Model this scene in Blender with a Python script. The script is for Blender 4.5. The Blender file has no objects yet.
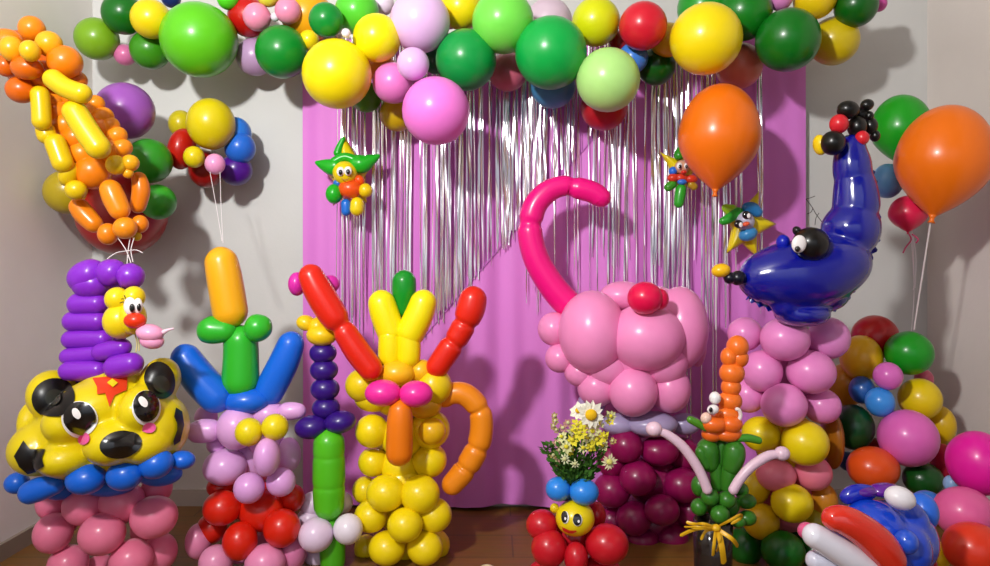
import bpy, bmesh, math, random
from mathutils import Vector, Matrix
from mathutils.bvhtree import BVHTree
random.seed(7)
C = bpy.context.scene.collection
F, CX, HY, H = 715.0, 495.0, 265.0, 0.95      # focal length (px), principal column, horizon row, camera height
WALL = 2.83
XL, XR = -1.593, 1.711
PI = math.pi

def W(px, py, d):
    return Vector(((px - CX) / F * d, d, H - (py - HY) / F * d))

# ------------------------------------------------------------------ materials
MATS = {}
def lin(c):
    c = c / 255.0
    return c / 12.92 if c <= 0.04045 else ((c + 0.055) / 1.055) ** 2.4
def rgb(hx):
    return tuple(lin(int(hx[i:i + 2], 16)) for i in (0, 2, 4)) + (1.0,)
def mat(hx, kind='latex'):
    key = (hx, kind)
    if key in MATS:
        return MATS[key]
    m = bpy.data.materials.new(kind + '_' + hx)
    m.use_nodes = True
    nt = m.node_tree
    b = nt.nodes['Principled BSDF']
    col = rgb(hx)
    tc = nt.nodes.new('ShaderNodeTexCoord')
    nz = nt.nodes.new('ShaderNodeTexNoise')
    mx = nt.nodes.new('ShaderNodeMix'); mx.data_type = 'RGBA'
    nt.links.new(tc.outputs['Object'], nz.inputs['Vector'])
    rough, spec, amt, sc = {'latex': (.3, .4, .08, 3), 'foil': (.16, .7, .08, 4), 'matte': (.8, .3, .2, 30), 'paint': (.35, .5, .05, 6),
                            'pearl': (.3, .5, .08, 3)}.get(kind, (.5, .5, .1, 5))
    nz.inputs['Scale'].default_value = sc
    dark = tuple(v * (1 - amt) for v in col[:3]) + (1,)
    mx.inputs[6].default_value = dark
    mx.inputs[7].default_value = col
    nt.links.new(nz.outputs['Fac'], mx.inputs[0])
    nt.links.new(mx.outputs[2], b.inputs['Base Color'])
    b.inputs['Roughness'].default_value = rough
    b.inputs['Specular IOR Level'].default_value = spec
    if kind == 'foil':
        b.inputs['Coat Weight'].default_value = .35
        b.inputs['Coat Roughness'].default_value = .06
    if kind == 'latex':
        b.inputs['Coat Weight'].default_value = .08
        b.inputs['Coat Roughness'].default_value = .1
    if kind == 'glass':
        b.inputs['Transmission Weight'].default_value = .85
        b.inputs['Roughness'].default_value = .1
    MATS[key] = m
    return m

# ------------------------------------------------------------------ objects
def tag(o, label=None, cat=None, group=None, kind=None):
    if label: o['label'] = label
    if cat: o['category'] = cat
    if group: o['group'] = group
    if kind: o['kind'] = kind
    return o
WM = {}
def origin(parent):
    return WM[parent.name].translation.copy() if parent is not None else Vector((0, 0, 0))
def thing(name, label, cat, loc, group=None):
    o = bpy.data.objects.new(name, None)
    o.empty_display_size = .05
    C.objects.link(o)
    o.location = loc
    WM[o.name] = Matrix.Translation(Vector(loc))
    return tag(o, label, cat, group, 'thing')
def link(name, me, parent=None, loc=None, rot=None, scale=None):
    o = bpy.data.objects.new(name, me)
    C.objects.link(o)
    if loc is None:                                    # world-space mesh: its origin goes to the origin of its parent
        base = origin(parent)
        me.transform(Matrix.Translation(-base))
        M = Matrix.Translation(base)
        o.location = base
    else:
        o.location = Vector(loc)
        if rot is not None: o.rotation_euler = rot
        if scale is not None: o.scale = scale
        M = Matrix.LocRotScale(Vector(loc), o.rotation_euler, o.scale)
    if parent is not None:
        o.parent = parent
        o.matrix_parent_inverse = WM[parent.name].inverted()
    WM[o.name] = M
    return o
def finish(name, bm, m, parent=None, smooth=True):
    """one mesh object from a world-space bmesh; a top-level one gets its origin at its own middle"""
    me = bpy.data.meshes.new(name)
    bm.normal_update()
    bm.to_mesh(me); bm.free()
    if m is not None: me.materials.append(m)
    if smooth:
        for p in me.polygons: p.use_smooth = True
    if parent is None:
        c = Vector((0, 0, 0))
        for v in me.vertices: c += v.co
        c /= max(1, len(me.vertices))
        me.transform(Matrix.Translation(-c))
        o = bpy.data.objects.new(name, me); C.objects.link(o); o.location = c
        WM[o.name] = Matrix.Translation(c)
        return o
    return link(name, me, parent)

# ---- unit balloon: round front (-Y), slightly drawn out to a knot at +Y
def lathe(bm, prof, seg, M=Matrix.Identity(4)):
    rings = []
    for (r, y) in prof:
        if r < 1e-6:
            rings.append([bm.verts.new(M @ Vector((0, y, 0)))])
        else:
            rings.append([bm.verts.new(M @ Vector((r * math.cos(2 * PI * k / seg), y, r * math.sin(2 * PI * k / seg)))) for k in range(seg)])
    for a, b in zip(rings, rings[1:]):
        for k in range(seg):
            k2 = (k + 1) % seg
            if len(a) == 1: bm.faces.new((a[0], b[k], b[k2]))
            elif len(b) == 1: bm.faces.new((a[k], b[0], a[k2]))
            else: bm.faces.new((a[k], b[k], b[k2], a[k2]))
    return rings
def balloon_profile():
    p = []
    n = 18
    for i in range(n + 1):
        t = PI * i / n
        y, r = -math.cos(t), math.sin(t)
        if y > 0: y = y * (1 + .14 * y * y)
        p.append((r, y))
    p[-1] = (.06, p[-1][1] - .01)
    p += [(.045, 1.17), (.10, 1.22), (.07, 1.25), (0, 1.24)]
    return p
SHAPES = {}
def unit(shape, m):
    key = (shape, m.name)
    if key in SHAPES: return SHAPES[key]
    bm = bmesh.new()
    if shape == 'balloon':
        lathe(bm, balloon_profile(), 28)
    else:                                   # bubble: one twisted bubble of a modelling balloon / plain ellipsoid
        lathe(bm, [(math.sin(PI * i / 16), -math.cos(PI * i / 16)) for i in range(17)], 26)
    me = bpy.data.meshes.new(shape)
    bmesh.ops.recalc_face_normals(bm, faces=bm.faces)
    bm.to_mesh(me); bm.free()
    me.materials.append(m)
    for p in me.polygons: p.use_smooth = True
    SHAPES[key] = me
    return me
def ball(name, m, px, py, d, rx, ry=None, parent=None, ang=0, depth=None, shape='balloon', face=True):
    """balloon seen at pixel (px,py), distance d, half sizes in px; ang turns it in the wall plane (degrees, counter-clockwise)"""
    s = d / F
    kx, ky = 1 / math.hypot(1, (px - CX) / F), 1 / math.hypot(1, (py - HY) / F)      # a ball off the axis looks stretched outwards
    if ry is None:
        rx = ry = rx * math.sqrt(kx * ky)
    else:
        rx, ry = rx * kx, ry * ky
    rd = depth if depth else (rx + ry) / 2
    loc = W(px, py, d)
    o = link(name, unit(shape, m), parent, loc, (0, -math.radians(ang), 0), (rx * s, rd * s, ry * s))
    return o

# ---- tubes (modelling balloons)
def catmull(P, t):
    n = len(P) - 1
    i = min(int(t), n - 1); u = t - i
    p0 = P[max(i - 1, 0)]; p1 = P[i]; p2 = P[i + 1]; p3 = P[min(i + 2, n)]
    return .5 * ((2 * p1) + (p2 - p0) * u + (2 * p0 - 5 * p1 + 4 * p2 - p3) * u * u + (3 * p1 - p0 - 3 * p2 + p3) * u ** 3)
def tube_bm(bm, pts, radii, seg=16, caps=True, pinch=(), pw=.05, pamt=.4, steps=None):
    n = len(pts) - 1
    R = [Vector((r, 0, 0)) for r in radii]
    N = 400
    samp = [(catmull(pts, n * i / N), max(1e-5, catmull(R, n * i / N).x)) for i in range(N + 1)]
    L = [0.0]
    for i in range(N): L.append(L[-1] + (samp[i + 1][0] - samp[i][0]).length)
    T = L[-1]
    r0, r1 = samp[0][1], samp[-1][1]
    if r0 + r1 > T:
        k = T / (r0 + r1) * .999; r0 *= k; r1 *= k
    steps = steps or max(10, int(12 * n))
    u = set(T * i / steps for i in range(steps + 1))
    if caps:
        for i in range(8):
            a = PI / 2 * i / 8
            u.add(r0 * (1 - math.cos(a))); u.add(T - r1 * (1 - math.cos(a)))
    for p in pinch:
        for k in (-2, -1, -.5, 0, .5, 1, 2): u.add(min(T, max(0, T * (p + k * pw * .6))))
    u = sorted(u)
    j = 0; prev = None; up = None
    rings = []
    for s in u:
        while j < N - 1 and L[j + 1] < s: j += 1
        f = (s - L[j]) / max(1e-9, L[j + 1] - L[j])
        c = samp[j][0].lerp(samp[j + 1][0], f); r = samp[j][1] * (1 - f) + samp[j + 1][1] * f
        tan = (samp[min(N, j + 2)][0] - samp[max(0, j - 2)][0]).normalized()
        if up is None:
            up = Vector((0, -1, 0))
            if abs(up.dot(tan)) > .9: up = Vector((1, 0, 0))
        up = (up - tan * up.dot(tan)).normalized()
        side = tan.cross(up)
        k = 1.0
        if caps:
            if s < r0: k = math.sqrt(max(0, 1 - (1 - s / r0) ** 2))
            elif s > T - r1: k = math.sqrt(max(0, 1 - (1 - (T - s) / r1) ** 2))
        for p in pinch: k *= 1 - pamt * math.exp(-((s / T - p) / pw) ** 2)
        rr = r * k
        if rr < 1e-5:
            rings.append([bm.verts.new(c)])
        else:
            rings.append([bm.verts.new(c + (up * math.cos(2 * PI * q / seg) + side * math.sin(2 * PI * q / seg)) * rr) for q in range(seg)])
    for a, b in zip(rings, rings[1:]):
        for q in range(seg):
            q2 = (q + 1) % seg
            if len(a) == 1 and len(b) == 1: continue
            if len(a) == 1: bm.faces.new((a[0], b[q], b[q2]))
            elif len(b) == 1: bm.faces.new((a[q], b[0], a[q2]))
            else: bm.faces.new((a[q], b[q], b[q2], a[q2]))
def tube(name, m, pts, r, parent=None, pinch=(), seg=16, pw=.05, pamt=.4, d=None, caps=True):
    """pts: (px,py[,d]); r: px radius or list of them"""
    P = []; R = []
    rl = r if isinstance(r, (list, tuple)) else [r] * len(pts)
    for q, rr in zip(pts, rl):
        dd = q[2] if len(q) > 2 else d
        P.append(W(q[0], q[1], dd)); R.append(rr * dd / F)
    bm = bmesh.new()
    tube_bm(bm, P, R, seg, caps, pinch, pw, pamt)
    bmesh.ops.recalc_face_normals(bm, faces=bm.faces)
    return finish(name, bm, m, parent)
def ell_bm(bm, px, py, d, rx, ry, rd=None, ang=0):
    s = d / F
    rx /= math.hypot(1, (px - CX) / F); ry /= math.hypot(1, (py - HY) / F)
    rd = rd or (rx + ry) / 2
    M = Matrix.Translation(W(px, py, d)) @ Matrix.Rotation(-math.radians(ang), 4, 'Y') @ Matrix.Diagonal((rx * s, rd * s, ry * s, 1))
    lathe(bm, [(math.sin(PI * i / 18), -math.cos(PI * i / 18)) for i in range(19)], 30, M)
def melt(bm, voxel, smooth):
    """fuse overlapping lumps into one skin with soft creases"""
    me = bpy.data.meshes.new('lump'); bmesh.ops.recalc_face_normals(bm, faces=bm.faces); bm.to_mesh(me); bm.free()
    o = bpy.data.objects.new('lump', me); C.objects.link(o)
    r = o.modifiers.new('r', 'REMESH'); r.mode = 'VOXEL'; r.voxel_size = voxel
    q = o.modifiers.new('s', 'SMOOTH'); q.iterations = smooth; q.factor = .5
    dg_ = bpy.context.evaluated_depsgraph_get()
    m2 = bpy.data.meshes.new_from_object(o.evaluated_get(dg_))
    out = bmesh.new(); out.from_mesh(m2)
    bpy.data.objects.remove(o); bpy.data.meshes.remove(me); bpy.data.meshes.remove(m2)
    return out
def bvh_of(bm):
    bm.normal_update()
    return BVHTree.FromBMesh(bm)
def decal(name, m, cx, cy, outline, bvh, off, parent, rings=6):
    """a thin sticker lying on a balloon's skin; outline = (px,py) points around (cx,cy)"""
    bm = bmesh.new()
    cam = Vector((0, 0, H))
    last = [None]
    def hit(px, py):
        dr = (W(px, py, 1.0) - cam).normalized()
        loc, nor, idx, dist = bvh.ray_cast(cam, dr)
        if loc is None:
            return None
        if nor.dot(dr) > 0: nor = -nor
        return loc + nor * off - dr * off * .5
    c = hit(cx, cy)
    prev = [bm.verts.new(c)] * 1
    n = len(outline)
    ringsv = []
    for k in range(1, rings + 1):
        row = []
        for i, (x, y) in enumerate(outline):
            h = None; t = k / rings
            while h is None and t > 0:
                h = hit(cx + (x - cx) * t, cy + (y - cy) * t); t -= .03
            row.append(bm.verts.new(h))
        ringsv.append(row)
    for i in range(n): bm.faces.new((prev[0], ringsv[0][i], ringsv[0][(i + 1) % n]))
    for a, b in zip(ringsv, ringsv[1:]):
        for i in range(n):
            j = (i + 1) % n
            bm.faces.new((a[i], b[i], b[j], a[j]))
    bmesh.ops.recalc_face_normals(bm, faces=bm.faces)
    return finish(name, bm, m, parent)
def oval(cx, cy, rx, ry, ang=0, n=28):
    a = math.radians(ang); o = []
    for i in range(n):
        x, y = rx * math.cos(2 * PI * i / n), ry * math.sin(2 * PI * i / n)
        o.append((cx + x * math.cos(a) - y * math.sin(a), cy + x * math.sin(a) + y * math.cos(a)))
    return o
def poly(pts, n=6):
    o = []
    for a, b in zip(pts, pts[1:] + pts[:1]):
        for i in range(n): o.append((a[0] + (b[0] - a[0]) * i / n, a[1] + (b[1] - a[1]) * i / n))
    return o
def box(bm, x0, x1, y0, y1, z0, z1):
    v = [bm.verts.new(p) for p in ((x0, y0, z0), (x1, y0, z0), (x1, y1, z0), (x0, y1, z0), (x0, y0, z1), (x1, y0, z1), (x1, y1, z1), (x0, y1, z1))]
    for f in ((0, 3, 2, 1), (4, 5, 6, 7), (0, 1, 5, 4), (1, 2, 6, 5), (2, 3, 7, 6), (3, 0, 4, 7)): bm.faces.new([v[i] for i in f])

# ------------------------------------------------------------------ the room
def wall_mat(hx):
    m = bpy.data.materials.new('painted_plaster'); m.use_nodes = True
    nt = m.node_tree; b = nt.nodes['Principled BSDF']
    tc = nt.nodes.new('ShaderNodeTexCoord'); nz = nt.nodes.new('ShaderNodeTexNoise'); nz.inputs['Scale'].default_value = 2.2
    nz.inputs['Detail'].default_value = 4
    cr = nt.nodes.new('ShaderNodeValToRGB')
    c = rgb(hx)
    cr.color_ramp.elements[0].position = .3; cr.color_ramp.elements[0].color = tuple(v * .9 for v in c[:3]) + (1,)
    cr.color_ramp.elements[1].position = .7; cr.color_ramp.elements[1].color = c
    nt.links.new(tc.outputs['Object'], nz.inputs['Vector']); nt.links.new(nz.outputs['Fac'], cr.inputs['Fac'])
    nt.links.new(cr.outputs['Color'], b.inputs['Base Color'])
    n2 = nt.nodes.new('ShaderNodeTexNoise'); n2.inputs['Scale'].default_value = 90
    bp = nt.nodes.new('ShaderNodeBump'); bp.inputs['Strength'].default_value = .08; bp.inputs['Distance'].default_value = .004
    nt.links.new(tc.outputs['Object'], n2.inputs['Vector']); nt.links.new(n2.outputs['Fac'], bp.inputs['Height'])
    nt.links.new(bp.outputs['Normal'], b.inputs['Normal'])
    b.inputs['Roughness'].default_value = .6
    return m
def wood_mat():
    m = bpy.data.materials.new('wood_floor'); m.use_nodes = True
    nt = m.node_tree; b = nt.nodes['Principled BSDF']
    tc = nt.nodes.new('ShaderNodeTexCoord')
    mp = nt.nodes.new('ShaderNodeMapping'); mp.inputs['Scale'].default_value = (1, 1, 1)
    br = nt.nodes.new('ShaderNodeTexBrick'); br.offset = .5
    br.inputs['Scale'].default_value = 1.0
    br.inputs['Brick Width'].default_value = 1.2; br.inputs['Row Height'].default_value = .19
    br.inputs['Mortar Size'].default_value = .003
    br.inputs['Color1'].default_value = rgb('8f622a'); br.inputs['Color2'].default_value = rgb('855a27'); br.inputs['Mortar'].default_value = rgb('6a4a22')
    nz = nt.nodes.new('ShaderNodeTexNoise'); nz.inputs['Scale'].default_value = 6
    mp2 = nt.nodes.new('ShaderNodeMapping'); mp2.inputs['Scale'].default_value = (1, 9, 1)
    mx = nt.nodes.new('ShaderNodeMix'); mx.data_type = 'RGBA'; mx.blend_type = 'MULTIPLY'; mx.inputs[0].default_value = .45
    nt.links.new(tc.outputs['Object'], mp.inputs['Vector']); nt.links.new(mp.outputs['Vector'], br.inputs['Vector'])
    nt.links.new(tc.outputs['Object'], mp2.inputs['Vector']); nt.links.new(mp2.outputs['Vector'], nz.inputs['Vector'])
    nt.links.new(br.outputs['Color'], mx.inputs[6]); nt.links.new(nz.outputs['Color'], mx.inputs[7])
    nt.links.new(mx.outputs[2], b.inputs['Base Color'])
    b.inputs['Roughness'].default_value = .42
    return m
def slab(name, m, *a):
    bm = bmesh.new(); box(bm, *a)
    bmesh.ops.recalc_face_normals(bm, faces=bm.faces)
    o = finish(name, bm, m, None, False); o['kind'] = 'structure'
    return o
YF, ZC = -1.6, 2.62
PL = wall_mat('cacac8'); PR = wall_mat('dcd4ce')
slab('floor', wood_mat(), XL, XR, YF, WALL, -.06, 0)
slab('wall_back', PL, XL - .1, XR + .1, WALL, WALL + .1, -.06, ZC)
slab('wall_left', wall_mat('f0ece8'), XL - .1, XL, YF, WALL, -.06, ZC)  # colour lightened to make up for the lamp only grazing this wall
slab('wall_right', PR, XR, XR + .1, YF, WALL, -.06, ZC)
slab('ceiling', wall_mat('d8d4d0'), XL - .1, XR + .1, YF, WALL + .1, ZC, ZC + .08)
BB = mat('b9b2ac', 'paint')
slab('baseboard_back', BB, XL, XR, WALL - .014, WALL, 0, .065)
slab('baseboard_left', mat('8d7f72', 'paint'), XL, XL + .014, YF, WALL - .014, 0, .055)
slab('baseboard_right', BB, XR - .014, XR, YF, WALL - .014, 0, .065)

# ------------------------------------------------------------------ pink fabric and foil fringe
def fabric_mat(hx):
    m = bpy.data.materials.new('pink_fabric'); m.use_nodes = True
    nt = m.node_tree; b = nt.nodes['Principled BSDF']
    tc = nt.nodes.new('ShaderNodeTexCoord')
    wv = nt.nodes.new('ShaderNodeTexNoise'); wv.inputs['Scale'].default_value = 500
    c = rgb(hx)
    mx = nt.nodes.new('ShaderNodeMix'); mx.data_type = 'RGBA'
    mx.inputs[6].default_value = tuple(v * .88 for v in c[:3]) + (1,); mx.inputs[7].default_value = c
    nt.links.new(tc.outputs['Object'], wv.inputs['Vector']); nt.links.new(wv.outputs['Fac'], mx.inputs[0])
    nt.links.new(mx.outputs[2], b.inputs['Base Color'])
    b.inputs['Roughness'].default_value = .62
    b.inputs['Sheen Weight'].default_value = .35
    return m
CUR = 2.785
def fold(x, z):
    k = .35 + .65 * min(1, max(0, (1.75 - z) / 1.3))
    return k * (.008 * math.sin(x * 23) + .006 * math.sin(x * 41 + 1.3) + .004 * math.sin(x * 67 + .4) + .005 * math.sin(x * 9 + z * .7))
def sheet(name, m, x0, x1, zfun, ztop, y, parent, nx=220, nz=40):
    bm = bmesh.new(); rows = []
    for i in range(nx + 1):
        x = x0 + (x1 - x0) * i / nx
        zb, zt = zfun(x), ztop(x)
        rows.append([bm.verts.new((x, y + fold(x, zb + (zt - zb) * j / nz), zb + (zt - zb) * j / nz)) for j in range(nz + 1)])
    for a, b in zip(rows, rows[1:]):
        for j in range(nz): bm.faces.new((a[j], b[j], b[j + 1], a[j + 1]))
    return finish(name, bm, m, parent)
cur = thing('fabric_curtain', 'pink fabric curtain hung on the wall behind the balloon figures', 'curtain', (W(553, 505, CUR).x, CUR, 0))
cx0, cx1 = W(302, 0, CUR).x, W(806, 0, CUR).x
FAB = fabric_mat('d877d2')
sheet('main_panel', FAB, cx0, cx1, lambda x: .014 + .005 * math.sin(x * 17), lambda x: 1.84, CUR, cur)
def diag(x):
    px = x / CUR * F + CX
    return H - ((330 + (430 - px) * 1.17) - HY) / F * CUR
sheet('overlap_panel', fabric_mat('dc7dd6'), W(400, 0, CUR).x, W(664, 0, CUR).x, lambda x: .016 + .006 * math.sin(x * 14 + 1), lambda x: min(1.83, diag(x)), CUR - .016, cur)
bm = bmesh.new()
HX = [W(400 + k * 6.6, 0, CUR).x for k in range(41)]
tube_bm(bm, [Vector((x, CUR - .017 + fold(x, min(1.83, diag(x))), min(1.83, diag(x)))) for x in HX], [.0032] * 41, 6, False, steps=120)
finish('overlap_hem', bm, fabric_mat('b45cb4'), cur)
bm = bmesh.new()
tube_bm(bm, [Vector((cx0 - .02, CUR, 1.84)), Vector((cx1 + .02, CUR, 1.84))], [.012, .012], 10)
finish('curtain_rod', bm, mat('c9c4c0', 'paint'), cur)

FO = bpy.data.materials.new('silver_foil'); FO.use_nodes = True
nt = FO.node_tree; b = nt.nodes['Principled BSDF']
b.inputs['Metallic'].default_value = .9; b.inputs['Roughness'].default_value = .24
tc = nt.nodes.new('ShaderNodeTexCoord'); nz = nt.nodes.new('ShaderNodeTexNoise'); nz.inputs['Scale'].default_value = 14
cr = nt.nodes.new('ShaderNodeValToRGB'); cr.color_ramp.elements[0].color = rgb('dcdae4'); cr.color_ramp.elements[1].color = rgb('fbf8fa')
nt.links.new(tc.outputs['Object'], nz.inputs['Vector']); nt.links.new(nz.outputs['Fac'], cr.inputs['Fac']); nt.links.new(cr.outputs['Color'], b.inputs['Base Color'])
def fringe(strips, m):
    bm = bmesh.new()
    for (px, pyb, wpx, y) in strips:
        x = W(px, 0, y).x; zt = 1.83; zb = W(0, pyb, y).z
        n = 34; w = wpx / F * y / 2
        a = random.uniform(-.5, .5); a2 = a + random.uniform(-.5, .5); wob = random.uniform(0, 6.28); fr = random.uniform(5, 11)
        prev = None
        for i in range(n + 1):
            t = i / n; z = zt + (zb - zt) * t
            ang = a + (a2 - a) * t + .45 * math.sin(fr * t + wob) * (.4 + t) + random.uniform(-.13, .13)
            xc = x + .006 * math.sin(3 * t + wob) * t
            yc = y + .004 * math.sin(5 * t + wob * 2)
            ww = w * (1 if t < .97 else .5)
            c, s = math.cos(ang) * ww, math.sin(ang) * ww
            cur_ = (bm.verts.new((xc - c, yc - s, z)), bm.verts.new((xc, yc - .15 * ww, z)), bm.verts.new((xc + c, yc + s, z)))
            if prev:
                bm.faces.new((prev[0], prev[1], cur_[1], cur_[0])); bm.faces.new((prev[1], prev[2], cur_[2], cur_[1]))
            prev = cur_
    return bm
S = []
def strips(x0, x1, n, endf, w0, w1, y=2.752, jit=18):
    for i in range(n):
        px = random.uniform(x0, x1)
        S.append((px, endf(px) + random.uniform(-jit, jit), random.uniform(w0, w1), y + random.uniform(-.006, .006)))
dg = lambda px: 330 + (430 - px) * 1.17
strips(336, 375, 14, lambda p: 325, .8, 1.9)
strips(372, 432, 32, lambda p: 328, .8, 2.3)
strips(432, 500, 34, dg, .8, 2.5, jit=10)
strips(500, 592, 44, dg, .9, 3.0, jit=9)
strips(525, 590, 14, lambda p: 288, .7, 1.4, jit=30)
strips(590, 650, 20, lambda p: 275, .7, 1.7, jit=40)
strips(650, 728, 36, lambda p: 300, .8, 2.3, jit=40)
strips(728, 764, 11, lambda p: 255, .8, 1.9, jit=60)
for p in (688, 692, 703, 712, 715): S.append((p, 465, 1.3, 2.752))
tag(finish('foil_fringe', fringe(S, FO), FO, None), 'shiny silver foil fringe strips hanging over the pink fabric curtain', 'foil fringe', kind='stuff')

# ------------------------------------------------------------------ garland (each balloon a thing)
DG, LG, YL, PK, HP, LV, RD, BL, SA = '0b7a2c', '5cc823', 'f2dc0a', 'e886c8', 'ee78d2', 'd8aee0', 'c41624', '2f6fd0', 'd8685c'
GN = 'balloon garland along the top of the curtain'
garland = [
 (97,39,22,'76a51e',2.62,'olive lime balloon at the wall-corner end of the garland'),
 (123,14,21,'0a6414',2.58,'dark green balloon on top of the olive lime garland balloon'),
 (151,19,20,'e6cc10',2.54,'small yellow balloon touching the biggest lime garland balloon'),
 (125,55,11,'d070a0',2.66,'tiny pink balloon peeking under the first dark green garland balloon'),
 (150,50,20,'3a8a18',2.64,'medium grass green balloon tucked under the yellow one beside the biggest lime balloon'),
 (199,40,38,'5cc01c',2.56,'biggest lime green balloon of the garland, above the round multicolour cluster'),
 (171,-2,10,'1c2c6c',2.68,'navy balloon showing above the biggest lime garland balloon'),
 (228,-1,11,'52cc24',2.6,'small bright green balloon at the top beside the biggest lime balloon'),
 (248,17,20,'bc1410',2.64,'red balloon behind two little pink balloons in the garland'),
 (257,17,14,'ea8cae',2.54,'little pink balloon in front of the red one near the biggest lime balloon'),
 (268,-4,11,'d6d83c',2.5,'small lime yellow balloon between two little pink garland balloons'),
 (288,11,13,'e88cb0',2.52,'little pink balloon in front of the amber garland balloon'),
 (255,57,19,'b896be',2.69,'dull lavender balloon hanging low behind a dark green balloon'),
 (282,52,26,'0c8428',2.55,'dark green balloon over the curtain edge beside the dull lavender one'),
 (307,16,26,'f0a818',2.64,'amber balloon behind the small round dark green balloon'),
 (309,40,10,'f0d414',2.56,'tiny yellow balloon above the large low yellow balloon'),
 (326,20,17,'0a8630',2.42,'small round dark green balloon just above the large low yellow balloon'),
 (357,12,22,'56c832',2.52,'leaf green balloon behind the bright yellow pair of the garland'),
 (383,4,11,'e6d6ea',2.6,'small whitish balloon at the top beside the leaf green balloon'),
 (377,38,24,'f6e80c',2.43,'bright yellow balloon above the small pink one, upper of the yellow pair'),
 (337,74,34,'f4e00c',2.41,'large low yellow balloon hanging at the edge of the curtain'),
 (420,22,30,'e6bcec',2.45,'large pale pink balloon at the top of the garland'),
 (450,20,9,'e090b8',2.6,'tiny pink balloon behind the large pale pink balloon'),
 (461,8,21,'f4d812',2.6,'yellow balloon between the pale pink and the light green balloons'),
 (413,64,16,'e2b2ec',2.36,'small pale pink balloon stuck under the large pale pink one'),
 (393,83,20,'e67ec8',2.48,'medium pink balloon beside the small pale pink one'),
 (436,111,33,'f27cda',2.36,'large hot pink balloon hanging lowest in the garland'),
 (466,60,30,'0c9440',2.48,'dark green balloon above the large hot pink balloon'),
 (436,60,14,'0a5c34',2.62,'deep green balloon half hidden behind the small pale pink balloon'),
 (397,114,17,'c4a216',2.66,'mustard balloon half hidden behind the hot pink balloon'),
 (366,97,15,'4a8e26',2.64,'dull green balloon peeking under the large low yellow balloon'),
 (380,66,15,'ee8442',2.6,'orange balloon peeking between the yellow pair and the pink balloon'),
 (503,22,31,'74da4e',2.45,'light green balloon between two dark green garland balloons'),
 (508,72,19,'c8647a',2.66,'dusky pink balloon behind the gap under the light green balloon'),
 (551,53,36,'0ca444',2.42,'largest dark green balloon in the middle of the garland'),
 (553,86,22,'4186b4',2.62,'blue balloon peeking under the largest dark green balloon'),
 (549,22,23,'d2bacc',2.7,'lavender balloon behind the largest dark green balloon, near the top'),
 (596,22,24,'d2d610',2.52,'lime yellow balloon beside the bright red garland balloon'),
 (608,80,31,'aee082',2.39,'pale mint green balloon hanging in front of a dark red one'),
 (604,107,23,'b01824',2.62,'dark red balloon hidden behind the pale mint green balloon'),
 (643,26,24,'d01c30',2.45,'bright red balloon next to the lime yellow garland balloon'),
 (633,58,15,'4080dc',2.56,'small blue balloon under the bright red garland balloon'),
 (667,40,17,'e0b812',2.58,'golden balloon between the bright red and the large round yellow balloon'),
 (656,66,19,'065010',2.62,'very dark green balloon under the golden one'),
 (620,42,11,'9c1818',2.6,'small dark red balloon squeezed beside the lime yellow balloon'),
 (706,39,35.5,'f2d80c',2.4,'large round yellow balloon above the floating orange balloon'),
 (704,8,27,'1e9426',2.6,'green balloon behind the top of the large round yellow balloon'),
 (744,13,28,'0e7618',2.53,'dark green balloon at the top, between the large round yellow balloon and a pink one'),
 (739,66,23,'d8705e',2.62,'salmon balloon hanging behind the large round yellow balloon'),
 (788,40,32,'0c6c18',2.44,'large dark green balloon beside the last yellow balloons'),
 (780,-2,13,'dc84c4',2.5,'small pink balloon above the large dark green balloon'),
 (815,-2,22,'e6c412',2.5,'upper yellow balloon near the far end of the garland'),
 (834,41,25,'ccb412',2.55,'lower yellow balloon beside the large dark green balloon at the far end'),
 (856,6,22,'0a5a10',2.5,'dark green balloon at the far end of the garland by the bare wall'),
 (346,33,4.5,'efe6ee',2.34,'tiny white balloon between the bright yellow pair and a dark green one'),
 (275,17,4.5,'d8d4e0',2.46,'tiny grey white balloon between the two little pink balloons'),
 (879,4,8,'c84a9c',2.58,'tiny magenta balloon at the tip of the far end of the garland'),
]
def settle(rows, near, keep=.80, it=300):
    """slide balls along their sight lines until they touch rather than sink into each other; rows: [x, y, r, d]"""
    for _ in range(it):
        for a in range(len(rows)):
            for b_ in range(a):
                A, B_ = rows[a], rows[b_]
                pa, pb = W(A[0], A[1], A[3]), W(B_[0], B_[1], B_[3])
                need = (A[2] * A[3] + B_[2] * B_[3]) / F * keep
                gap = need - (pa - pb).length
                if gap > 0:
                    s_ = .25 * gap * (1 if A[3] > B_[3] else -1)
                    A[3] += s_; B_[3] -= s_
        for A in rows: A[3] = max(near, min(A[3], (WALL - .06) / (1 + A[2] * 1.05 / F)))
G = [[x, y, r, max(d, 2.54) if x < 300 else d] for (x, y, r, hx, d, lab) in garland]
settle(G, 2.3)
for (x, y, r, hx, d, lab), q in zip(garland, G):
    rr = r * random.uniform(1.02, 1.05)
    o = ball('balloon', mat(hx), x, y, q[3], rr)
    o.rotation_euler = (math.radians(random.uniform(8, 25)), 0, math.radians(random.uniform(-20, 20)))
    tag(o, lab, 'balloon', GN)

# balloons on the wall behind the orange balloon animal
for (x, y, r, hx, d, lab) in [
 (125,111,30,'9a54b4',2.55,'purple balloon on the wall behind the orange balloon animal'),
 (149,161,23.5,'2c8a20',2.52,'upper green balloon on the wall, under the purple balloon'),
 (158,202,18.5,'2f9a24',2.48,'lower, smaller green balloon above the dark red wall balloon'),
 (122,213,45,'a01616',2.62,'large dark red balloon on the wall behind the orange animal feet'),
 (68,192,24,'b09a1c',2.5,'mustard balloon in the wall corner behind the orange animal'),
]:
    o = ball('balloon', mat(hx), x, y, d, r); tag(o, lab, 'balloon', 'balloons on the wall behind the orange animal')

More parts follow.
